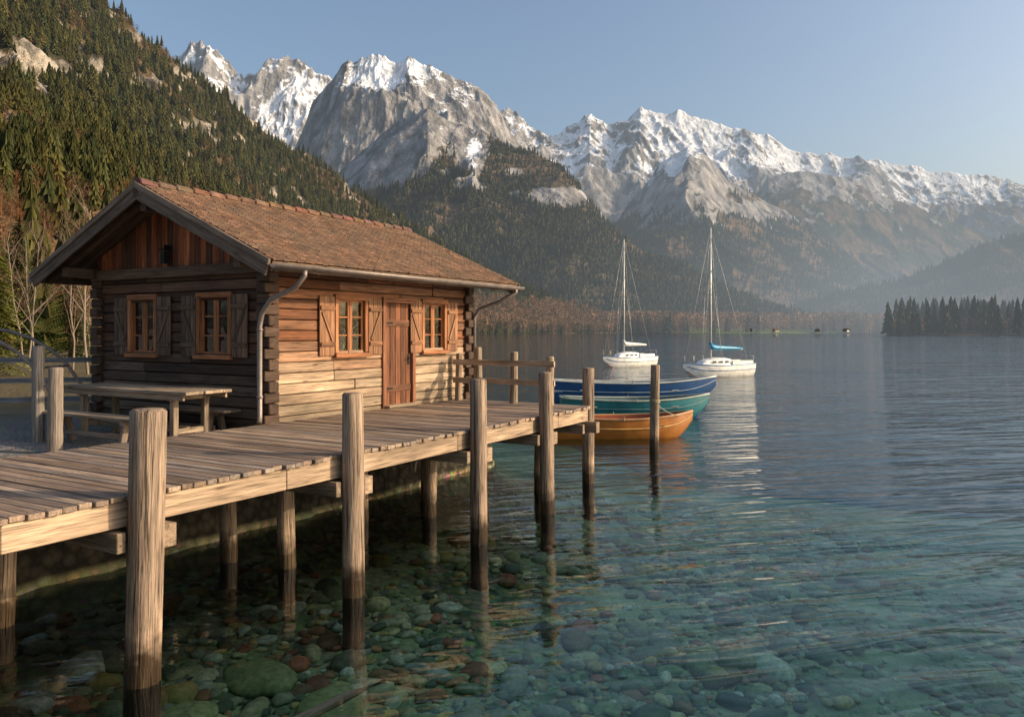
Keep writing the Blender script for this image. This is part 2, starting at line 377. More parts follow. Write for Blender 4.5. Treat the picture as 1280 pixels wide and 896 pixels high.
# ------------------------------------------------------------------ cabin
cab = empty('wooden_cabin', W(8, 5.2, 1.5))
S0, S1, W0, W1 = 5.37, 10.87, 3.05, 7.35; RW = 5.2; RZ = 5.30; SL = .451
b = MB(); b.box(W((S0+S1)/2, RW, 2.85), AX, ((S1-S0)/2-.13, (W1-W0)/2-.13, 1.33), (.02, .015, .01))  # added dark box behind the walls to block light
b.obj('inner_core', M_DARK, cab)
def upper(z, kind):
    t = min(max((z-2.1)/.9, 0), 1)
    lo, hi = ((.40, .30, .2), (.22, .082, .034)) if kind == 'sun' else ((.13, .09, .06), (.10, .05, .028))  # lower planks weathered; sunlit wall brighter, other walls darker, light painted into plank colour
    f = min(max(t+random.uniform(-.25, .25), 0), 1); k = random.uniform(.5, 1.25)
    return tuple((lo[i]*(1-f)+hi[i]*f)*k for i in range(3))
def wall(b, axis, a0, a1, fixed, nsign, z0, z1, opens, kind):
    z = z0; hgt = .168
    while z < z1-.03:
        hz = min(hgt, z1-z); zc = z+hz/2
        segs = [(a0, a1)]
        for (o0, o1, oz0, oz1) in opens:
            if oz0 < zc < oz1:
                ns = []
                for x0, x1 in segs:
                    if o1 <= x0 or o0 >= x1: ns.append((x0, x1)); continue
                    if o0 > x0: ns.append((x0, o0))
                    if o1 < x1: ns.append((o1, x1))
                segs = ns
        for x0, x1 in segs:
            x = x0
            while x < x1-.01:
                L = random.uniform(1.3, 3.2)
                if x1-x-L < .5: L = x1-x
                pr = random.uniform(-.01, .01); m = x+L/2
                cpt = W(m, fixed-nsign*.055+pr, zc) if axis == 's' else W(fixed-nsign*.055+pr, m, zc)
                half = (L/2-.002, .055, hz/2-.006) if axis == 's' else (.055, L/2-.002, hz/2-.006)
                b.box(cpt, AX, half, upper(zc, kind)); x += L
        z += hgt
winR = [(6.86, 7.585), (9.27, 9.99)]; winG = [(3.88, 4.6), (5.72, 6.4)]; WZ0, WZ1 = 2.62, 3.55; door = (8.11, 8.94)
b = MB()
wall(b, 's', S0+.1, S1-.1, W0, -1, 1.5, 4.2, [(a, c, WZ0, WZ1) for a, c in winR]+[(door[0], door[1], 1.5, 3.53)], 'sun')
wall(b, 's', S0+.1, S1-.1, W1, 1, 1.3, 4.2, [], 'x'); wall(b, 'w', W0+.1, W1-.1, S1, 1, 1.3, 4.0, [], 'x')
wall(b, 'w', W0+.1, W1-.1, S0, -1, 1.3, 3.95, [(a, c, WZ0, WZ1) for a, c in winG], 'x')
for sx_, wx_ in ((S0, W0), (S1, W0), (S0, W1), (S1, W1)):
    z = 1.4; i = 0
    while z < 4.0:
        ii = i % 2; a = .15 if ii else .1; c = .1 if ii else .14
        b.box(W(sx_+(.03 if sx_ == S0 else -.03), wx_+(.03 if wx_ == W0 else -.03), z+.08), AX, (a, c, .079), (.075, .045, .03), jit=.25); z += .168; i += 1
b.obj('log_walls', M_WOOD, cab, .012)
b = MB()
for ss in (S0, S1):
    sg = -1 if ss == S0 else 1; w = W0+.0
    b.box(W(ss+sg*.02, RW, 3.98), AX, (.08, (W1-W0)/2+.1, .085), (.13, .08, .05))
    while w < W1:
        wc = w+.07; top = RZ-abs(wc-RW)*SL-.02
        if top-4.06 > .05: b.box(W(ss-sg*.03+random.uniform(-.006, .006), wc, (4.06+top)/2), AX, (.03, .067, (top-4.06)/2), random.choice([(.30,.09,.033),(.19,.065,.03),(.36,.12,.045),(.11,.05,.028)]), jit=.2)
        w += .14
b.obj('gable_boards', M_WOOD, cab, .004)
LEN = math.hypot(2.95, 2.95*SL)
roofm = MB(); tiles = MB(); trim = MB()
E0, E1 = 4.7, 11.5
for sd_sign in (-1, 1):
    sd = (V*sd_sign*1.0-Z*SL).normalized(); nn = (V*sd_sign*SL+Z).normalized(); ax = (U, sd, nn)
    rid = W(0, RW, RZ); c0 = rid+sd*(LEN/2)
    w_ = E0
    while w_ < E1-.01:
        L = min(.16, E1-w_); roofm.box(c0+U*(w_+L/2)-nn*.02, ax, (L/2-.002, LEN/2, .02), (.11, .07, .045), jit=.2); w_ += .16
    rows = int(LEN/.155)+1
    for i in range(rows):
        d = LEN+.03-.155*i-.14
        w_ = E0-.02+(.065 if i % 2 else 0)-.065
        while w_ < E1+.02:
            x0, x1 = max(w_, E0-.02), min(w_+.13, E1+.02)
            if x1-x0 > .02:
                tl = math.radians(6.5+random.uniform(-1, 1)); sd2 = (sd*math.cos(tl)+nn*math.sin(tl)).normalized(); n2_ = (nn*math.cos(tl)-sd*math.sin(tl)).normalized()
                base = random.choice([(.165,.092,.056),(.145,.083,.053),(.185,.108,.068),(.12,.076,.052),(.155,.095,.062),(.17,.098,.06)])
                tiles.box(rid+sd*(d+random.uniform(-.006, .006))+U*((x0+x1)/2)+nn*(.036+random.uniform(0, .004)), (U, sd2, n2_), ((x1-x0)/2-.004, .15, .012), base, jit=.22)
            w_ += .13
    for e_ in (E0-.045, E1+.045):
        trim.box(rid+sd*(LEN/2)+U*e_-nn*.09, (U, sd, nn), (.022, LEN/2+.02, .11), (.14, .10, .072), jit=.1)
        trim.box(rid+sd*(LEN/2)+U*(e_+(-.03 if e_ < 6 else .03))+nn*.01, (U, sd, nn), (.02, LEN/2+.04, .045), (.2, .145, .105), jit=.1)
    s_ = E0+.2
    while s_ < E1:
        trim.box(rid+sd*(LEN/2)-nn*.105+U*s_, (U, sd, nn), (.04, LEN/2-.04, .06), (.13, .08, .05), jit=.15); s_ += .84
    trim.box(rid+sd*(LEN+.012)+U*((E0+E1)/2)-nn*.05, (U, sd, nn), ((E1-E0)/2, .012, .07), (.2, .14, .1))
for w_ in (W0-.02, RW, W1+.02):
    zz = RZ-abs(w_-RW)*SL-.30; trim.box(W((E0+E1)/2, w_, zz), AX, ((E1-E0)/2-.06, .07, .085), (.12, .08, .055))
roofm.obj('roof_boards', M_WOOD, cab); tiles.obj('roof_tiles', M_TILE, cab, .003); trim.obj('barge_boards_and_rafters', M_WOOD, cab, .006)
b = MB(); s = E0-.04
while s < E1:
    vs = []; L = .36; nseg = 7
    for e_, rr in ((0, .115), (L, .085)):
        for j in range(nseg+1):
            a = math.pi*j/nseg; vs.append(W(s+e_, RW, RZ+.02)+V*math.cos(a)*rr*1.15+Z*math.sin(a)*rr)
    fs = [(j, j+1, nseg+2+j, nseg+1+j) for j in range(nseg)]+[tuple(range(nseg+1))]
    b.add(vs, fs, tuple(x*random.uniform(.7, 1.15) for x in (.16, .095, .063))); s += .33
o = b.obj('ridge_tiles', M_TILE, cab); md = o.modifiers.new('thick', 'SOLIDIFY'); md.thickness = .015
b = MB()
for sg, wv in ((-1, RW-2.95-.09), (1, RW+2.95+.09)):
    vs = []; ns = 9
    for e_ in (E0-.05, E1+.12):
        for j in range(ns+1):
            a = math.pi+math.pi*j/ns; vs.append(W(e_, wv, RZ-2.95*SL-.03)+V*math.cos(a)*.068+Z*math.sin(a)*.068)
    b.add(vs, [(j, j+1, ns+2+j, ns+1+j) for j in range(ns)], (.4, .4, .4))
o = b.obj('gutters', M_METAL, cab, smooth=True); md = o.modifiers.new('thick', 'SOLIDIFY'); md.thickness = .008
b = MB(); ge = RW-2.95-.09; gz = RZ-2.95*SL-.09
b.tube([W(5.25, ge, gz), W(5.25, ge, gz-.07), W(5.23, ge+.16, gz-.24), W(5.15, W0-.3, gz-.42), W(5.15, W0-.12, gz-.62), W(5.15, W0-.07, gz-.8), W(5.15, W0-.07, 1.75), W(5.1, W0-.12, 1.64)], .04, 12)
b.tube([W(11.35, ge, gz), W(11.35, ge, gz-.06), W(11.2, ge+.3, gz-.25), W(11.0, W0-.2, gz-.42), W(10.95, W0-.1, gz-.6), W(10.95, W0-.1, 1.7)], .04, 12)
for z in (2.0, 3.0): b.tube([W(5.15, W0-.07, z), W(5.15, W0-.07, z+.04)], .05, 12)
b.obj('downspouts', M_METAL, cab, smooth=True)
frame = MB(); glass = MB(); cur = MB(); shut = MB()
FR = (.34, .14, .06)
def window(kind, a0, a1):
    def P(a, out, z): return W(a, W0-out, z) if kind == 'R' else W(S0-out, a, z)
    def bx(m, a, out, z, ha, ho, hz, col, j=.1):
        half = (ha, ho, hz) if kind == 'R' else (ho, ha, hz); m.box(P(a, out, z), AX, half, col, jit=j)
    m = (a0+a1)/2; h = (a1-a0)/2; zm = (WZ0+WZ1)/2; hz = (WZ1-WZ0)/2
    bx(frame, m, .015, WZ1+.03, h+.06, .035, .045, FR); bx(frame, m, .03, WZ0-.03, h+.08, .06, .035, FR)
    for sg in (-1, 1): bx(frame, m+sg*(h+.012), .012, zm, .038, .03, hz-.018, FR)
    bx(frame, m, -.03, zm, .022, .018, hz-.02, FR)
    for sg in (-1, 1):
        for e_ in (-1, 1): bx(frame, m+sg*h/2+e_*(h/2-.04), -.032, zm, .018, .016, hz-.02, FR)
        for zz in (WZ0+.03, WZ1-.03): bx(frame, m+sg*h/2, -.034, zz, h/2-.022, .017, .022, FR)
        for i in (1, 2): bx(frame, m+sg*h/2, -.036, WZ0+(WZ1-WZ0)*i/3, h/2-.03, .011, .011, FR)
        for kf in range(5): bx(cur, m+sg*(h*(.93-.14*kf)), -.1+.012*(kf % 2), zm+.02, h*.07, .008, hz-.03, (.6, .5, .4))
    bx(cur, m, -.095, WZ1-.12, h-.03, .005, .1, (.6, .5, .4))
    bx(glass, m, -.045, zm, h-.03, .003, hz-.02, (.5, .5, .5), 0)
    for sg in (-1, 1):
        sm = m+sg*(h+.055+.19); sh = .18
        for i in range(3): bx(shut, sm+(i-1)*.12, .03+random.uniform(-.002, .002), zm, .057, .013, hz+.03, (.27, .135, .07) if kind == 'R' else (.15, .095, .062), .25)  # gable shutters use a darker copy, that wall's shade painted into the wood
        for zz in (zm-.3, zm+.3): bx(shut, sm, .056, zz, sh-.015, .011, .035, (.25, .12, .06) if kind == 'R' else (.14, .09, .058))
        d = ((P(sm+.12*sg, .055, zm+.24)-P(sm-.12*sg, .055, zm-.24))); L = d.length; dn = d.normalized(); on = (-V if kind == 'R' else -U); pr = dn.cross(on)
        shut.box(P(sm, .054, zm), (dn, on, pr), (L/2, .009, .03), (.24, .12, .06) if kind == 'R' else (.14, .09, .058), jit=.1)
for a, c in winR: window('R', a, c)
for a, c in winG: window('G', a, c)
dm = (door[0]+door[1])/2; dh = (door[1]-door[0])/2
for sg in (-1, 1): frame.box(W(dm+sg*(dh+.02), W0-.012, 2.57), AX, (.045, .03, .97), (.24, .1, .05))
frame.box(W(dm, W0-.016, 3.57), AX, (dh+.07, .035, .05), (.24, .1, .05))
frame.box(W(dm, W0-.05, 1.63), AX, (dh+.02, .1, .022), (.3, .22, .15))
for i in range(5): shut.box(W(door[0]+.03+.154*(i+.5), W0+.03+random.uniform(-.004, .004), 2.58), AX, (.072, .02, .93), (.19, .075, .036), jit=.35)
for z in (1.95, 3.15): shut.box(W(dm, W0+.002, z), AX, (dh-.05, .012, .06), (.16, .07, .035))
frame.obj('window_and_door_frames', M_WOOD, cab, .004); glass.obj('window_glass', M_GLASS, cab); cur.obj('curtains', M_FABRIC, cab); shut.obj('shutters_and_door', M_WOOD, cab, .004)
b = MB(); b.tube([W(door[1]-.1, W0-.02, 2.5), W(door[1]-.1, W0-.07, 2.5), W(door[1]-.2, W0-.07, 2.5)], .012, 8); b.box(W(door[1]-.1, W0-.0, 2.47), AX, (.025, .006, .09), (.1, .1, .1))
for zz in (1.95, 3.15): b.box(W(door[0]+.12, W0-.018, zz), AX, (.11, .004, .018), (.05, .05, .05))
b.box(W(S0-.1, 5.35, 4.22), AX, (.05, .05, .1), (.03, .03, .03)); b.box(W(S0-.1, 5.35, 4.35), AX, (.07, .07, .012), (.03, .03, .03)); b.box(W(S0-.06, 5.35, 4.4), AX, (.06, .012, .03), (.03, .03, .03))
b.obj('door_hardware_and_lantern', M_DARK, cab)
b = MB()
for i in range(70):
    side = i % 2; a = (i//2)/35
    c = W(S0+(S1-S0)*a, W0+.08, 1.38+random.uniform(-.03, .03)) if side else W(S0+.05, W0+(W1-W0)*a, 1.3)
    b.box(c, AX, (random.uniform(.07, .1), random.uniform(.07, .1), .1), (.1, .09, .075), jit=.3)
b.obj('stone_footing', mat_simple('footing_stone', None, .9, 0, .2, .3, 9), cab, .02)

# ------------------------------------------------------------------ picnic table, bench, fence
GZL = 1.33
tb = empty('picnic_table', W(4.5, 4.8, GZL)); b = MB(); TC = (.31, .235, .165)
for i in range(5): b.box(W(4.14+.165*i, 4.8+random.uniform(-.02, .02), 2.125), AX, (.078, 1.55, .022), TC, jit=.14)
for w in (3.7, 5.9):
    for s in (4.22, 4.75): b.box(W(s, w, (GZL+2.08)/2), AX, (.045, .045, (2.08-GZL)/2), TC, jit=.1)
    b.box(W(4.485, w+.002, 2.05), AX, (.36, .04, .045), TC); b.box(W(4.485, w, 1.55), AX, (.225, .03, .04), TC)
b.box(W(4.485, 4.8, 1.55), AX, (.03, 1.07, .05), TC)
for s in (4.12, 4.85): b.box(W(s, 4.8, 2.06), AX, (.018, 1.45, .04), TC)
b.obj('table_frame', M_WOOD, tb, .006)
for sc_, nm in ((3.72, 'wooden_bench'), (5.14, 'wooden_bench')):
    e = empty(nm, W(sc_, 4.9, GZL)); b = MB()
    for i in range(2): b.box(W(sc_-.085+.17*i, 4.8, 1.775), AX, (.08, 1.25, .02), (.3, .23, .165), jit=.1)
    for w in (3.95, 5.65):
        for sg in (-1, 1):
            ax0 = (Z+U*sg*-.22).normalized(); b.box(W(sc_+sg*.12, w, 1.54), (ax0, V, ax0.cross(V)), (.22, .04, .045), (.27, .2, .15))
        b.box(W(sc_, w, 1.72), AX, (.16, .035, .034), (.27, .2, .15))
    b.box(W(sc_, 4.8, 1.5), AX, (.02, .83, .035), (.27, .2, .15)); b.obj('bench_frame', M_WOOD, e, .006)
fe = empty('wooden_fence', (-9, 14, 1.3)); b = MB()
pile(b, -7.14, 12.0, 1.0, 2.78, .085, (.24, .21, .18)); pile(b, -6.35, 11.05, 1.0, 2.5, .095, (.27, .22, .18))
fp = [Vector((-7.6, 14.9, 0)), Vector((-9.6, 14.4, 0)), Vector((-12.0, 14.0, 0)), Vector((-15, 13.6, 0))]
for p_ in fp: pile(b, p_.x, p_.y, 1.0, 2.6, .06, (.22, .21, .2))
for i in range(3):
    d = fp[i+1]-fp[i]; L = d.length; d.normalize()
    for z in (1.75, 2.1, 2.47): b.box((fp[i]+fp[i+1])/2+Z*z, (d, Z.cross(d), Z), (L/2, .02, .045), (.22, .23, .24), jit=.1)
b.obj('fence_rails', M_WOOD, fe)
b = MB(); pts = []
for i in range(15):
    a = math.pi*i/14; pts.append((-9.4-1.9*math.cos(math.pi-a)*1.0, 13.2, 1.3+1.75*math.sin(a)))
b.tube(pts, .03, 8); pts2 = [(x, y+1.0, z) for x, y, z in pts]; b.tube(pts2, .03, 8)
for i in (3, 7, 11): b.tube([pts[i], pts2[i]], .02, 6)
b.obj('arched_metal_rack', M_METAL, smooth=True)

# ------------------------------------------------------------------ boats
def hull(b, L, B, H, out, inn, rim, dr=.22, nst=22, open_=True, sheer=.3, transom=.55):
    ns = 9; outer = []; inner = []
    for i in range(nst+1):
        x = i/nst; bb = B/2*((transom+(1-transom)*math.sin(math.pi*min(x/.9, 1)*.5)) if x < .45 else (1-((x-.45)/.55)**2.3)*(transom+(1-transom)*math.sin(math.pi*.25)))
        bb = max(bb, .012); top = H*(1+sheer*((2*x-1)**2 if x > .5 else .45*(2*x-1)**2)); kz = -dr+(dr+H*.85)*max(0, (x-.72)/.28)**2.6
        xx = -L/2+L*x; ro = []; ri = []
        for j in range(ns+1):
            a = math.pi/2*j/ns; y = bb*math.sin(a)**.75; z = kz+(top-kz)*(1-math.cos(a))**.95
            ro.append((xx, y, z)); ri.append((xx*.975, max(y-.035, .004), max(z, kz+.05) if j < ns else z))
        outer.append(ro); inner.append(ri)
    def sheet(rows, sgn, flip, col):
        vs = [(x, y*sgn, z) for r in rows for x, y, z in r]; m = ns+1
        fs = [(i*m+j, (i+1)*m+j, (i+1)*m+j+1, i*m+j+1) for i in range(nst) for j in range(ns)]
        if flip: fs = [f[::-1] for f in fs]
        b.add(vs, fs, col)
    for sg in (1, -1):
        sheet(outer, sg, sg < 0, out)
        if open_: sheet(inner, sg, sg > 0, inn)
    t = outer[0]; vs = [(x, y, z) for x, y, z in t]+[(x, -y, z) for x, y, z in t[::-1]]; b.add(vs, [tuple(range(len(vs)))[::-1]], out)
    for sg in (1, -1): b.tube([(r[-1][0], sg*r[-1][1], r[-1][2]+.01) for r in outer], .032, 8, rim)
    b.tube([(outer[0][-1][0], outer[0][-1][1], outer[0][-1][2]+.01), (outer[0][-1][0], -outer[0][-1][1], outer[0][-1][2]+.01)], .03, 8, rim)
    return outer
X_, Y_ = Vector((1, 0, 0)), Vector((0, 1, 0)); AXW = (X_, Y_, Z)
def rowboat(x, y, rz, L, B, H, out, inn, rim, stripe=None):
    e = empty('rowboat', (x, y, 0), rz); b = MB(); o_ = hull(b, L, B, H, out, inn, rim)
    b.obj('hull', M_PAINT, e, loc=1, smooth=True)
    b = MB()
    for f in (-.3, -.02, .24): b.box((L*f, 0, H*.68), AXW, (.13, B*.40*(1 if f < .1 else .85), .018), rim)
    b.box((-L*.43, 0, H*.62), AXW, (L*.05, B*.29, .016), rim)
    b.box((-.1, 0, .02), AXW, (L*.3, B*.2, .015), inn)
    for sg in (-1, 1):
        b.tube([(-L*.25, sg*B*.2, H*.78), (L*.28, sg*B*.16, H*.82)], .022, 8, (.45, .3, .16)); b.box((L*.33, sg*B*.15, H*.83), AXW, (.25, .06, .01), (.45, .3, .16))
        b.tube([(-.1, sg*B*.46, H*.95), (-.1, sg*B*.46, H*1.18)], .015, 6, (.2, .2, .2))
    if stripe:
        for sg in (-1, 1): b.tube([(r[-3][0], sg*(r[-3][1]+.008), r[-3][2]) for r in o_], .02, 6, stripe)
    b.obj('thwarts_and_oars', M_PAINT, e, .004, loc=1)
    return e
rowboat(3.12, 22.6, math.radians(5), 4.1, 1.5, .55, (.33, .12, .022), (.30, .08, .035), (.38, .2, .085), (.5, .3, .1))
rowboat(4.3, 27.8, math.radians(2), 5.2, 1.8, .62, (.015, .13, .15), (.10, .16, .16), (.34, .36, .30), (.12, .2, .22))
rowboat(5.0, 33.2, math.radians(0), 7.0, 1.9, .86, (.012, .06, .17), (.4, .42, .4), (.5, .5, .46), (.3, .35, .4))
def sailboat(x, y, rz, L, mast, cover):
    e = empty('sailboat', (x, y, 0), rz); b = MB(); white = (.74, .72, .66)
    o_ = hull(b, L, 2.1, .75, white, white, (.1, .22, .4), dr=.25, open_=False, sheer=.25, transom=.7)
    vs = []; m = len(o_)
    for r in o_: vs += [(r[-1][0], r[-1][1], r[-1][2]), (r[-1][0], 0, r[-1][2]+.05), (r[-1][0], -r[-1][1], r[-1][2])]
    fs = []
    for i in range(m-1): fs += [(i*3, i*3+1, i*3+4, i*3+3), (i*3+1, i*3+2, i*3+5, i*3+4)]
    b.add(vs, [f[::-1] for f in fs], (.7, .66, .58))
    for sg in (-1, 1): b.tube([(r[3][0], sg*(r[3][1]+.004), r[3][2]) for r in o_[:-1]], .035, 6, (.35, .08, .05))
    for sg in (-1, 1): b.tube([(r[7][0], sg*(r[7][1]+.004), r[7][2]) for r in o_[:-1]], .025, 6, (.05, .1, .25))
    b.obj('hull', M_PAINT, e, loc=1, smooth=True)
    b = MB(); secs = [(-.8, .62, .0), (-.75, .62, .42), (.2, .58, .46), (1.2, .42, .3), (1.6, .3, .02)]; vs = []
    for x_, hw, h_ in secs:
        z0 = .76; vs += [(x_, -hw, z0), (x_, -hw*.85, z0+h_), (x_, 0, z0+h_*1.12), (x_, hw*.85, z0+h_), (x_, hw, z0)]
    fs = [(i*5+j, i*5+j+1, i*5+6+j, i*5+5+j) for i in range(4) for j in range(4)]
    b.add(vs, fs, (.76, .74, .7))
    for sg in (-1, 1):
        for x_ in (-.4, .1, .6): b.box((x_, sg*.585 if x_ < .3 else sg*.53, .98), AXW, (.16, .012, .07), (.02, .03, .04))
    b.box((-1.9, 0, .82), AXW, (.75, .5, .03), (.35, .25, .15))
    for sg in (-1, 1): b.box((-1.7, sg*.62, .92), AXW, (.9, .08, .14), (.72, .7, .65))
    b.box((-L/2-.15, .25, .55), AXW, (.12, .1, .28), (.05, .06, .07)); b.box((-L/2-.13, .25, 0), AXW, (.05, .04, .4), (.2, .2, .2))
    b.box((-L/2-.1, -.1, .2), AXW, (.08, .02, .55), (.5, .4, .3))
    b.obj('cabin_and_cockpit', M_PAINT, e, .02, loc=1)
    b = MB(); b.tube([(.5, 0, .8), (.5, 0, mast)], [.08, .055], 10, (.6, .6, .58)); b.tube([(.45, 0, 1.75), (-2.3, 0, 1.8)], .045, 8, (.6, .6, .58))
    for a_, c_ in (((.5, 0, mast-.1), (L/2-.15, 0, .95)), ((.5, 0, mast-.1), (-L/2, 0, .85)), ((.5, 0, mast*.75), (.3, 1.0, .8)), ((.5, 0, mast*.75), (.3, -1.0, .8)), ((.5, 0, mast-.3), (.5, .55, mast*.55)), ((.5, .55, mast*.55), (.4, 1.0, .8)), ((.5, 0, mast-.3), (.5, -.55, mast*.55)), ((.5, -.55, mast*.55), (.4, -1.0, .8))):
        b.tube([a_, c_], .010, 5, (.4, .4, .4))
    b.tube([(.5, -.55, mast*.55), (.5, .55, mast*.55)], .02, 6)
    for x_ in (L/2-.5, L/2-1.3): b.tube([(x_, -.45, .95), (x_, -.45, 1.4), (x_, .45, 1.4), (x_, .45, .95)], .015, 6)
    b.tube([(-L/2+.1, -.6, .8), (-L/2+.1, -.6, 1.35), (-L/2+.1, .6, 1.35), (-L/2+.1, .6, .8)], .015, 6)
    b.obj('mast_and_rigging', mat_simple('mast_paint', (.5, .48, .44), .4, .2), e, loc=1, smooth=True)
    b = MB(); b.tube([(.55, 0, 2.3), (.42, 0, 1.95), (.1, 0, 1.9), (-.8, 0, 1.87), (-1.6, 0, 1.85), (-2.3, 0, 1.83)], [.05, .2, .19, .15, .12, .05], 10, cover, wob=.06)
    for x_, sg in ((-1.2, -1), (-L/2+.2, -1), (.8, -1)): b.tube([(x_, sg*1.08, .2), (x_, sg*1.08, .3), (x_, sg*1.08, .6), (x_, sg*1.08, .68)], [.03, .1, .1, .03], 10, (.05, .15, .35))
    b.obj('sail_cover_and_fenders', M_PAINT, e, loc=1, smooth=True)
sailboat(9.9, 68, math.radians(218), 6.0, 10.8, (.55, .55, .52))
sailboat(13.6, 53, math.radians(207), 5.6, 9.85, (.02, .22, .38))

# ------------------------------------------------------------------ mountains
F = 995.0
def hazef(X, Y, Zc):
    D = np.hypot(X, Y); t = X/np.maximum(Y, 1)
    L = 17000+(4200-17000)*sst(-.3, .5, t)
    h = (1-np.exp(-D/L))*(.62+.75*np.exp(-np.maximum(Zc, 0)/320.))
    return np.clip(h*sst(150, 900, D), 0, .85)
def make_range(name, pts, nc, nr, p, amp, ns, jag, cfn, mat, seed, fine=.02, str_=1.7):
    pts = np.array(pts, float); px = np.linspace(pts[0, 0], pts[-1, 0], nc)
    py, dr, df = (np.interp(px, pts[:, 0], pts[:, i]) for i in (1, 2, 3)); t = (px-640)/F
    zr = (414-py)/F*dr+CAMH
    v = np.concatenate([np.linspace(0, 1, nr), [1.03, 1.08, 1.2]]); vc = np.minimum(v, 1)
    Yg = df[:, None]+(dr-df)[:, None]*v[None]; Xg = t[:, None]*Yg
    wx = (fbm(Xg/ns*.7, Yg/ns*.7, 3, seed+50)-.5)*ns*1.1
    wy = (fbm(Xg/ns*.8, Yg/ns*.8, 3, seed+60)-.5)*ns*.9
    sp = ridged((Xg+wx)/ns, (Yg+wy)/(ns*str_), 7, seed, .55)
    Wt = vc[None]**.8*np.sqrt(1-vc[None])*1.6
    zz = zr[:, None]*(vc[None]**p)+amp*zr[:, None]*(sp-.42)*Wt
    rg = ridged((Xg+.3*wx)/ns*4.5, (Yg+.3*wy)/ns*4, 5, seed+9)
    zz = zz+fine*zr[:, None]*vc[None]*(rg-.4)*np.sqrt(1-.6*vc[None])
    zz = zz+jag*zr[:, None]*(ridged(Xg/ns*3.2, Yg/ns*3.2, 5, seed+19, .6)-.42)*vc[None]**4
    zz = zz-(v-vc)[None]*zr[:, None]*2.5
    P = np.stack([Xg, Yg, zz], -1)
    a = np.zeros_like(P); c = np.zeros_like(P); a[1:-1] = P[2:]-P[:-2]; a[0] = P[1]-P[0]; a[-1] = P[-1]-P[-2]
    c[:, 1:-1] = P[:, 2:]-P[:, :-2]; c[:, 0] = P[:, 1]-P[:, 0]; c[:, -1] = P[:, -1]-P[:, -2]
    nrm = np.cross(a, c); nrm /= np.linalg.norm(nrm, axis=-1, keepdims=True)+1e-9
    ipx = 640+F*Xg/Yg; ipy = 414-F*(zz-CAMH)/Yg
    col, forest = cfn(Xg, Yg, zz, np.abs(nrm[..., 2]), sp+.35*(rg-.4), ipx, ipy, zr[:, None])
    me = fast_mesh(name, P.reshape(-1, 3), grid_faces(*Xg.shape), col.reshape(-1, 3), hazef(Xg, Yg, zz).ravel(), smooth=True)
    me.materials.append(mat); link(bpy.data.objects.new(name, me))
    return P, forest
def lerp(a, b, f): return np.asarray(a)*(1-f[..., None])+np.asarray(b)*f[..., None]
ROCK = np.array((.25, .24, .235)); SNOW = np.array((.8, .82, .86)); FORS = np.array((.035, .042, .022)); BRN = np.array((.13, .09, .055))
def blobs(ipx, ipy, L):
    m = 0*ipx
    for x, y, rx, ry, k in L: m = m+k*np.exp(-((ipx-x)/rx)**2-((ipy-y)/ry)**2)
    return m
def alpine(snowpy, treepy, rockb=(), snowb=(), soft=26, sl=8.0, gul=5.0, bias=0.0):
    def f(X, Y, z, nz, sp, ipx, ipy, zr):
        nn = fbm(X/120, Y/120, 5, 31); n2 = fbm(X/30, Y/50, 4, 41)
        rk = lerp(ROCK*.6, ROCK*1.35, np.clip(n2*2.2-.6, 0, 1))
        alt = np.clip((snowpy-ipy)/soft, -6, 1.6)+(.40-sp)*gul+(nz-np.median(nz))*sl+(nn-.5)*5+blobs(ipx, ipy, snowb)+bias
        sn = sst(-.2, .3, alt-.3+(n2-.5)*2.5)
        ta = (ipy-treepy)/soft+(nn-.5)*6+(nz-np.median(nz))*4+(n2-.5)*2-blobs(ipx, ipy, rockb)
        fo = sst(-.3, .3, ta)
        c = lerp(rk, SNOW, sn); fc = lerp(FORS, BRN, np.clip((nn-.45)*4.5, 0, .9)); c = c*(1-fo[..., None])+fc*fo[..., None]
        return c, fo*(1-sn)*(.3+.7*sst(.62, .5, nn))
    return f
def R(lst, dr, df): return [(x, y, dr, df) for x, y in lst]
make_range('mountain_peak', R([(150,110),(215,70),(240,54),(262,50),(280,72),(305,102),(325,84),(345,76),(372,72),(395,88),(415,98),(450,140),(520,220)], 6500, 4300), 420, 240, 1.15, .32, 800, .045, alpine(190, 420, bias=-.45), M_MTN, 3, .05)
make_range('mountain_massif', R([(300,300),(345,230),(372,178),(392,130),(410,105),(430,80),(452,66),(475,70),(495,77),(512,71),(540,84),(575,100),(600,112),(620,132),(640,168),(670,200),(720,250)], 4300, 2900), 560, 300, 1.1, .26, 520, .03, alpine(98, 330, (), ((520,85,55,12,2.4),(470,74,34,9,2),(420,125,16,40,1.4)), sl=7), M_MTN, 11, .05)
m3 = [(250,340,2900,1700),(330,290,2900,1700),(400,235,2900,1700),(450,190,2900,1700),(500,150,2900,1700),(535,134,2900,1700),(560,150,2900,1700),(600,163,2850,1700),(650,185,2750,1650),(700,205,2650,1650),(725,238,2550,1600),(760,283,2400,1550),(800,312,2300,1500),(860,335,2150,1500),(900,358,2050,1500),(960,385,1900,1450),(1030,405,1750,1450),(1080,412,1650,1450)]
P3, F3 = make_range('forested_mountain', m3, 620, 260, 1.05, .27, 420, .02, alpine(60, 165, ((455,190,60,45,7),(520,150,34,30,6),(705,248,50,13,6),(640,215,22,8,3),(590,190,18,36,4)), ((592,195,14,34,8.5),(548,160,14,16,6),(650,200,20,9,4)), gul=4), M_MTN, 23, .04)
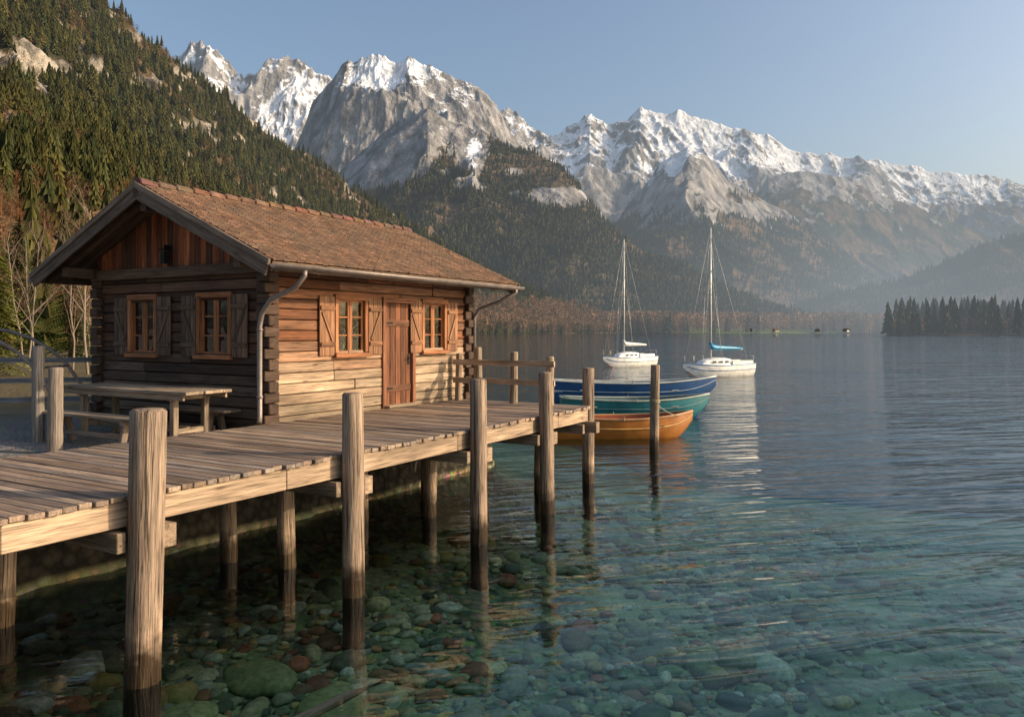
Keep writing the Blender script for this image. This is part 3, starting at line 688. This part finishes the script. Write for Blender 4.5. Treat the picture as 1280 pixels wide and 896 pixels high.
make_range('mountain_massif', R([(560,200),(620,138),(645,140),(665,158),(690,172),(715,158),(737,144),(765,160),(783,150),(800,131),(830,137),(860,142),(900,150),(940,165),(975,178),(1000,192),(1040,195),(1080,200),(1120,203),(1160,212),(1230,222),(1300,232),(1420,245)], 6600, 4300), 760, 280, 1.1, .34, 800, .035, alpine(244, 272, (), ((850,148,80,16,2),(620,145,30,20,1.2),(720,205,60,40,2),(900,190,60,30,1)), bias=.1, gul=6), M_MTN, 37, .055)
P5, F5 = make_range('forested_mountain', R([(690,345),(740,305),(770,278),(800,238),(830,200),(860,186),(885,196),(910,225),(950,250),(1000,277),(1050,315),(1100,350),(1150,380),(1210,402)], 4000, 2500), 480, 230, 1.1, .3, 520, .03, alpine(222, 244, ((960,262,40,12,2),(800,255,20,25,2)), ((850,205,40,20,1.6),), bias=.2), M_MTN, 51, .04)
P6, F6 = make_range('forested_mountain', R([(900,300),(930,262),(960,222),(1000,214),(1050,222),(1100,243),(1150,262),(1200,282),(1250,300),(1340,330)], 5200, 3600), 380, 180, 1.1, .3, 600, .02, alpine(226, 226, bias=-.2), M_MTN, 63, .04)
P7, F7 = make_range('forested_hill', R([(960,402),(1000,380),(1040,366),(1080,360),(1120,352),(1180,328),(1230,305),(1290,290),(1400,270),(1550,255)], 2700, 1900), 300, 130, 1.0, .16, 350, .015, alpine(-300, 100), M_MTN, 71, .02)
def hillc(X, Y, z, nz, sp, ipx, ipy, zr):
    nn = fbm(X/22, Y/34, 5, 81); n2 = fbm(X/7, Y/14, 4, 83); nb = fbm(X/70, Y/90, 3, 85); cr = ridged(X/26+n2*.5, Y/60, 5, 87)
    rb = blobs(ipx, ipy, ((60,88,78,22,2.7),(5,70,35,20,2.0),(178,106,42,9,2.3),(240,160,52,8,2.6),(290,178,26,7,2.2),(105,22,36,10,2.0),(162,45,28,8,1.8),(385,215,22,6,1.6),(25,22,40,8,1.5)))
    rk = sst(.95, 1.25, rb+(nn-.5)*5.5+(n2-.5)*2.5-.25)
    low = sst(215, 265, ipy+(nn-.5)*70)*sst(330, 220, ipx)
    c = lerp(np.array((.05,.045,.025)), np.array((.14,.095,.055)), np.clip(low+.8*sst(.52, .66, nb), 0, 1))
    rc = lerp(np.array((.07,.062,.05)), np.array((.36,.315,.25)), sst(.2, .62, cr*.6+n2*.45))
    c = c*(1-rk[..., None])+rc*rk[..., None]
    return c, (1-rk)**2*(1-.95*low)*(.3+.7*sst(.66, .52, nb))
P1, F1 = make_range('forested_hillside', [(-420,-500,560,62),(-200,-260,640,66),(0,-95,780,72),(60,-50,830,74),(130,0,900,80),(165,30,930,90),(200,62,960,110),(240,95,1000,140),(290,132,1040,190),(340,168,1080,270),(390,200,1110,360),(430,230,1140,440),(480,262,1170,540),(520,286,1200,630),(570,316,1230,740),(620,342,1260,840),(680,368,1290,980),(730,390,1320,1100),(770,406,1350,1200)], 720, 400, 1.55, .12, 150, .015, hillc, M_HILL, 91, fine=.09)
def shorec(X, Y, z, nz, sp, ipx, ipy, zr):
    m = sst(.5, .65, fbm(X/60, Y/200, 3, 95)+.35*np.exp(-((ipx-620)/30)**2)+.4*np.exp(-((ipx-950)/70)**2))
    return lerp(np.array((.10,.08,.05)), np.array((.15,.20,.05)), m), 1-m*.9
P8, F8 = make_range('far_shore', [(540,407,1500,1000),(600,407,1500,1120),(750,407,1700,1250),(900,407,1750,1260),(1000,407,1800,1300),(1130,408,1900,1400),(1300,408,2000,1500)], 200, 20, .7, .0, 100, 0, shorec, M_HILL, 97, fine=0)
P9, F9 = make_range('shore_headland', [(1108,412.8,760,640),(1125,409,780,620),(1200,407,800,600),(1400,406,800,560),(1700,405,800,500)], 80, 14, .6, 0, 100, 0, shorec, M_HILL, 99, fine=0)

# ------------------------------------------------------------------ trees (massed)
def conifer_t(tiers, seg, seed):
    r_ = random.Random(seed); V_ = []; F_ = []; C_ = []; fat = r_.uniform(.75, 1.15)
    for i in range(tiers):
        f = i/tiers; zb = .07+.9*f; zt = min(zb+1.9*.9/tiers+.03, 1.0) if i < tiers-1 else 1.0
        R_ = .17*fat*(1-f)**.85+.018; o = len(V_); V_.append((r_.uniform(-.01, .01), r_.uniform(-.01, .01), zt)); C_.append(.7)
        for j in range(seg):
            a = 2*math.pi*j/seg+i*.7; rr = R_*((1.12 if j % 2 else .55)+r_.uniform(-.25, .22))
            V_.append((rr*math.cos(a), rr*math.sin(a), zb-(.03 if j % 2 else -.01)+r_.uniform(-.02, .02))); C_.append(1.4 if j % 2 else .5)  # crown shade painted into vertex colour: inner points dark, tips bright
        for j in range(seg): F_.append((o, o+1+j, o+1+(j+1) % seg))
    o = len(V_)
    for j in range(3): a = 2.1*j; V_.append((.012*math.cos(a), .012*math.sin(a), 0)); C_.append(.8)
    V_.append((0, 0, .4)); C_.append(.8)
    for j in range(3): F_.append((o+j, o+(j+1) % 3, o+3))
    return np.array(V_), np.array(F_), np.array(C_)
def twig_t(n_, wd, seed):
    r_ = random.Random(seed); V_ = []; F_ = []; C_ = []
    def tri(a, b_, c, sh): o = len(V_); V_.extend([a, b_, c]); F_.append((o, o+1, o+2)); C_.extend([sh]*3)
    tri((-.012, 0, 0), (.012, 0, 0), (0, 0, .9), 1.2); tri((0, -.012, 0), (0, .012, 0), (0, 0, .9), 1.2)
    for i in range(n_):
        z = r_.uniform(.2, .82); a = r_.uniform(0, 6.28); up = r_.uniform(.3, 1.6); L = r_.uniform(.10, .3)*(1.15-z*.5)
        d = Vector((math.cos(a), math.sin(a), up)).normalized(); p0 = Vector((0, 0, z))+Vector((d.x, d.y, d.z*.4))*r_.uniform(0, .16); p1 = p0+d*L
        sd_ = Vector((-d.y, d.x, r_.uniform(-.5, .5)))*wd; tri(tuple(p0-sd_), tuple(p0+sd_), tuple(p1), r_.uniform(.6, 1.4))
    return np.array(V_), np.array(F_), np.array(C_)
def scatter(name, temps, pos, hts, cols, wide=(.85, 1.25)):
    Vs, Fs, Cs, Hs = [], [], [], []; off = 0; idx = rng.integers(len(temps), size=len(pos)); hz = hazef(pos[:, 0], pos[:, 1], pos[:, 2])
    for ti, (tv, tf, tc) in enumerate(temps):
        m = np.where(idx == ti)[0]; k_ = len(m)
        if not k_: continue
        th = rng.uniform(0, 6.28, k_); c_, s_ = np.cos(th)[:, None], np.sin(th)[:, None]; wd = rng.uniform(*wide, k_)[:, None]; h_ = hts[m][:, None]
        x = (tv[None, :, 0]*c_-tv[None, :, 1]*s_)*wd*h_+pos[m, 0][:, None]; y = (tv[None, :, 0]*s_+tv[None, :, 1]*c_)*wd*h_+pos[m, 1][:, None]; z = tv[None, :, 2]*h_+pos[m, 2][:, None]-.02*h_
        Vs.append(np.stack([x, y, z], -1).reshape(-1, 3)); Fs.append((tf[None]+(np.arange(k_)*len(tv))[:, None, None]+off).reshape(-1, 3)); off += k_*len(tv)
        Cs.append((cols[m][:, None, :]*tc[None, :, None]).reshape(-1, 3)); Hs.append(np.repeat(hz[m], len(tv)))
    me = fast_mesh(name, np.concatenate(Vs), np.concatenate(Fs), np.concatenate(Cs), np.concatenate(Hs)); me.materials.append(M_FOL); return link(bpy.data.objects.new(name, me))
def sample(P, Fm, N_, power=1.0, vis=None):
    a = P[:-1, :-1]; b_ = P[1:, :-1]; c = P[:-1, 1:]
    ar = np.linalg.norm(np.cross(b_-a, c-a), axis=-1)/np.maximum(a[..., 1], 1)**power*np.clip(Fm[:-1, :-1], 0, 1)
    ar[:, -3:] = 0
    if vis is not None: ar = ar*vis(a)
    p_ = ar.ravel()/ar.sum(); ids = rng.choice(len(p_), size=N_, p=p_); i, j = np.unravel_index(ids, ar.shape)
    u_, v_ = rng.random(N_)[:, None], rng.random(N_)[:, None]
    return P[i, j]*(1-u_)*(1-v_)+P[i+1, j]*u_*(1-v_)+P[i, j+1]*(1-u_)*v_+P[i+1, j+1]*u_*v_
def ccol(N_, base=(.032, .045, .02), var=.35):
    c = np.tile(np.array(base), (N_, 1)); k_ = rng.uniform(1-var, 1+var, N_)[:, None]; w_ = rng.random(N_)[:, None]
    return c*k_*(1+w_*np.array((.8, .3, .0)))
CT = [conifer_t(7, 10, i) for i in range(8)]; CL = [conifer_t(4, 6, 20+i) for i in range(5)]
TW = [twig_t(80, .006, i) for i in range(4)]; TWF = [twig_t(40, .022, 10+i) for i in range(4)]
visL = lambda a: ((a[..., 0]/a[..., 1] > -.75)*1.0)
elv = lambda a: (a[..., 2]-CAMH)/a[..., 1]
pp = sample(P1, F1, 13500, 1.0, vis=visL); scatter('conifer_forest', CT, pp, rng.uniform(6, 16, len(pp)), ccol(len(pp), (.036, .044, .018), .5))
lowm = lambda a: visL(a)*(elv(a) < .2)*(a[..., 2] > .5)
pp = sample(P1, np.ones_like(F1), 2600, 1.4, vis=lowm); scatter('bare_woodland', TW, pp, rng.uniform(5, 9.5, len(pp)), ccol(len(pp), (.13, .085, .052), .45))
pp = sample(P1, F1*0+1, 90, 1.0, vis=lowm); scatter('conifer_forest', CT, pp, rng.uniform(5, 11, len(pp)), ccol(len(pp), (.05, .06, .02), .4))
pp = sample(P1, .02+(F1 < .4)*(F1 > .02), 1800, 1.1, vis=lambda a: visL(a)*(elv(a) > .15)); scatter('bare_woodland', TWF, pp, rng.uniform(5, 10, len(pp)), ccol(len(pp), (.12, .085, .05), .35))
pp = sample(P3, F3, 17000, 1.0); scatter('conifer_forest', CL, pp, rng.uniform(14, 26, len(pp)), ccol(len(pp), (.036, .042, .022), .45))
pp = sample(P5, F5, 6500, 1.0); scatter('conifer_forest', CL, pp, rng.uniform(18, 30, len(pp)), ccol(len(pp), (.034, .042, .024)))
pp = sample(P7, F7, 3500, 1.0); scatter('conifer_forest', CL, pp, rng.uniform(15, 24, len(pp)), ccol(len(pp), (.034, .042, .024)))
near8 = lambda a: (a[..., 1] < 1600)*1.0
pp = sample(P8, .1+F8, 4200, 1.0, vis=near8); scatter('bare_woodland', TWF, pp, rng.uniform(18, 38, len(pp)), ccol(len(pp), (.18, .135, .085), .45), (1.1, 1.7))
pp = sample(P8, F8, 650, 1.0, vis=near8); scatter('conifer_forest', CT, pp, rng.uniform(18, 36, len(pp)), ccol(len(pp)))
pp = sample(P9, np.ones_like(F9), 800, 1.0); scatter('conifer_forest', CT, pp, rng.uniform(10, 30, len(pp)), ccol(len(pp), (.03, .038, .016), .5))
pp = sample(P9, np.ones_like(F9), 300, 1.0, vis=lambda a: (a[..., 1] < 660)*1.0); scatter('bare_woodland', TWF, pp, rng.uniform(7, 16, len(pp)), ccol(len(pp), (.16, .115, .065)), (1.1, 1.6))
pp = sample(P1, np.ones_like(F1), 1800, 1.0, vis=lambda a: ((a[..., 0]/a[..., 1] > -.12)*(a[..., 2] < 40)*1.0)); scatter('bare_woodland', TWF, pp, rng.uniform(12, 22, len(pp)), ccol(len(pp), (.17, .13, .08)), (1.1, 1.6))
for i, (x, y) in enumerate([(385, 1295), (432, 1305), (505, 1318), (560, 1335), (-30, 1150)]):
    e = empty('chalet', (x, y, 2), i*.7); b = MB(); w_, l_, h_ = 3, 4+i % 3, 3
    b.box((0, 0, h_/2), AXW, (l_, w_, h_/2), (.4, .36, .3) if i % 2 else (.22, .15, .09))
    b.add([(-l_-1, -w_-1, h_-.6), (l_+1, -w_-1, h_-.6), (l_+1, 0, h_+2.4), (-l_-1, 0, h_+2.4), (-l_-1, w_+1, h_-.6), (l_+1, w_+1, h_-.6)], [(0, 1, 2, 3), (3, 2, 5, 4)], (.16, .09, .06))
    b.add([(-l_, -w_, h_), (-l_, w_, h_), (-l_, 0, h_+1.9), (l_, -w_, h_), (l_, w_, h_), (l_, 0, h_+1.9)], [(0, 1, 2), (3, 4, 5)], (.3, .22, .15))
    for j in (-2, 0, 2): b.box((j, -w_-.03, 1.8), AXW, (.4, .05, .5), (.04, .04, .05))
    b.obj('walls_and_roof', M_PAINT, e, loc=1)

# ------------------------------------------------------------------ near trees
def bare_tree(h, seed):
    r_ = random.Random(seed); st = random.getstate(); random.seed(seed); b = MB()
    def br(p, d, L, r, dep):
        pts = [p]; rad = [r]; q_ = p; dd = d; k_ = 4 if dep == 0 else 3
        for i in range(k_):
            dd = (dd+Vector((r_.uniform(-.15, .15), r_.uniform(-.15, .15), .06 if dep else .02))).normalized(); q_ = q_+dd*(L/k_); pts.append(q_); rad.append(r*(1-.7*(i+1)/k_))
        b.tube(pts, rad, 6 if dep < 2 else 3, (.22, .17, .13) if dep < 2 else (.16, .11, .075), cap=False)
        if dep >= 4: return
        nb = (10, 5, 4, 4)[dep]
        for i in range(nb):
            f = r_.uniform(.25, 1); ii = min(int(f*k_), k_-1); pp_ = pts[ii].lerp(pts[ii+1], f*k_-ii)
            a = r_.uniform(0, 6.28); sp_ = r_.uniform(.35, .9); side = Vector((math.cos(a), math.sin(a), .2)); nd = (dd*(1-sp_*.5)+side*sp_).normalized()
            br(pp_, nd, L*r_.uniform(.22, .42)*(1.15-f*.5 if dep == 0 else 1.15), max(r*(.45-.2*f), .005), dep+1)
    br(Vector((0, 0, 0)), Vector((0, 0, 1)), h, h*.009, 0); random.setstate(st)
    return b
tm = []
for i in range(4):
    o = bare_tree(5.4+i*.5, 40+i).obj('bare_tree', M_BARK, smooth=True); tm.append(o)
spots = [(-18.2, 33), (-17, 36), (-24, 40), (-27, 44)]
for o, (x, y) in zip(tm, spots): o.location = (x, y, 1.2)
for i, (x, y) in enumerate([(-23, 47), (-20.5, 42), (-28, 52), (-33, 50), (-22.5, 37), (-27, 60), (-34, 62), (-26, 56), (-38, 58), (-16.5, 31), (-30, 66), (-36, 68), (-25, 50)]):
    o = bpy.data.objects.new('bare_tree', tm[i % 4].data); link(o); o.location = (x, y, 1.2); o.rotation_euler = (0, 0, i*1.3); k_ = .75+.08*(i % 5); o.scale = (k_, k_, k_*1.05)
def spruce(h, seed, col):
    r_ = random.Random(seed); Vv = []; Ff = []; Cc = []
    def tri(a, b_, c, sh): o = len(Vv); Vv.extend([tuple(a), tuple(b_), tuple(c)]); Ff.append((o, o+1, o+2)); Cc.extend([[x*sh for x in col]]*3)
    for i in range(420):
        f = r_.random()**.85; z = h*(.05+.93*f); L = h*.24*(1-f)**.8*r_.uniform(.7, 1.1)+.1; a = r_.uniform(0, 6.28)
        d = Vector((math.cos(a), math.sin(a), 0)); sd_ = Vector((-d.y, d.x, 0))
        for k_ in range(9):
            t = (k_+.5)/9; p0 = Vector((0, 0, z))+d*L*t-Z*(L*.35*t*t)
            for sg in (-1, 1):
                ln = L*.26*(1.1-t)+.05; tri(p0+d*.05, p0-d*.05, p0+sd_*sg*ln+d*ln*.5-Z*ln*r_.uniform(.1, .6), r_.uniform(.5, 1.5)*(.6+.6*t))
    me = fast_mesh('spruce_tree', np.array(Vv), np.array(Ff), np.array(Cc), np.zeros(len(Vv))); me.materials.append(M_FOL); o = link(bpy.data.objects.new('spruce_tree', me))
    b = MB(); b.tube([(0, 0, -.2), (0, 0, h*.5), (0, 0, h*.98)], [h*.018, h*.01, .01], 8, (.1, .07, .05)); t_ = b.obj('trunk', M_BARK, loc=1); t_.parent = o
    return o
o = spruce(6.2, 3, (.12, .13, .03)); o.location = (-19.3, 29.5, 1.2)
o = spruce(9.0, 5, (.045, .065, .02)); o.location = (-31, 50, 1.2)
o = spruce(7.5, 8, (.05, .07, .02)); o.location = (-25.5, 46, 1.2)

# ------------------------------------------------------------------ light, sky, camera
SUN_EL = math.radians(23); az = math.radians(94)
d = Vector((math.sin(az)*math.cos(SUN_EL), math.cos(az)*math.cos(SUN_EL), math.sin(SUN_EL)))
sl = bpy.data.lights.new('sun', 'SUN'); sl.energy = 5.0; sl.angle = math.radians(.5); sl.color = (1, .79, .55)
so = link(bpy.data.objects.new('sun', sl)); so.rotation_euler = d.to_track_quat('Z', 'Y').to_euler()
wd = bpy.data.worlds.new('World'); scene.world = wd; wd.use_nodes = True; nt = wd.node_tree
bg = nt.nodes['Background']; sk = nt.nodes.new('ShaderNodeTexSky'); sk.sky_type = 'NISHITA'; sk.sun_disc = False
sk.sun_elevation = SUN_EL; sk.sun_rotation = az; sk.air_density = 1.1; sk.dust_density = 5.0; sk.ozone_density = 1.7; sk.altitude = 100
nt.links.new(sk.outputs[0], bg.inputs[0]); bg.inputs[1].default_value = .19
cd = bpy.data.cameras.new('camera'); cd.lens = 28; cd.sensor_width = 36; cd.shift_y = -34/1280; cd.clip_start = .05; cd.clip_end = 40000
co = link(bpy.data.objects.new('camera', cd)); co.location = (0, 0, CAMH); co.rotation_euler = (math.radians(90), 0, 0)
scene.camera = co
scene.view_settings.view_transform = 'Standard'; scene.view_settings.look = 'None'; scene.view_settings.exposure = 0
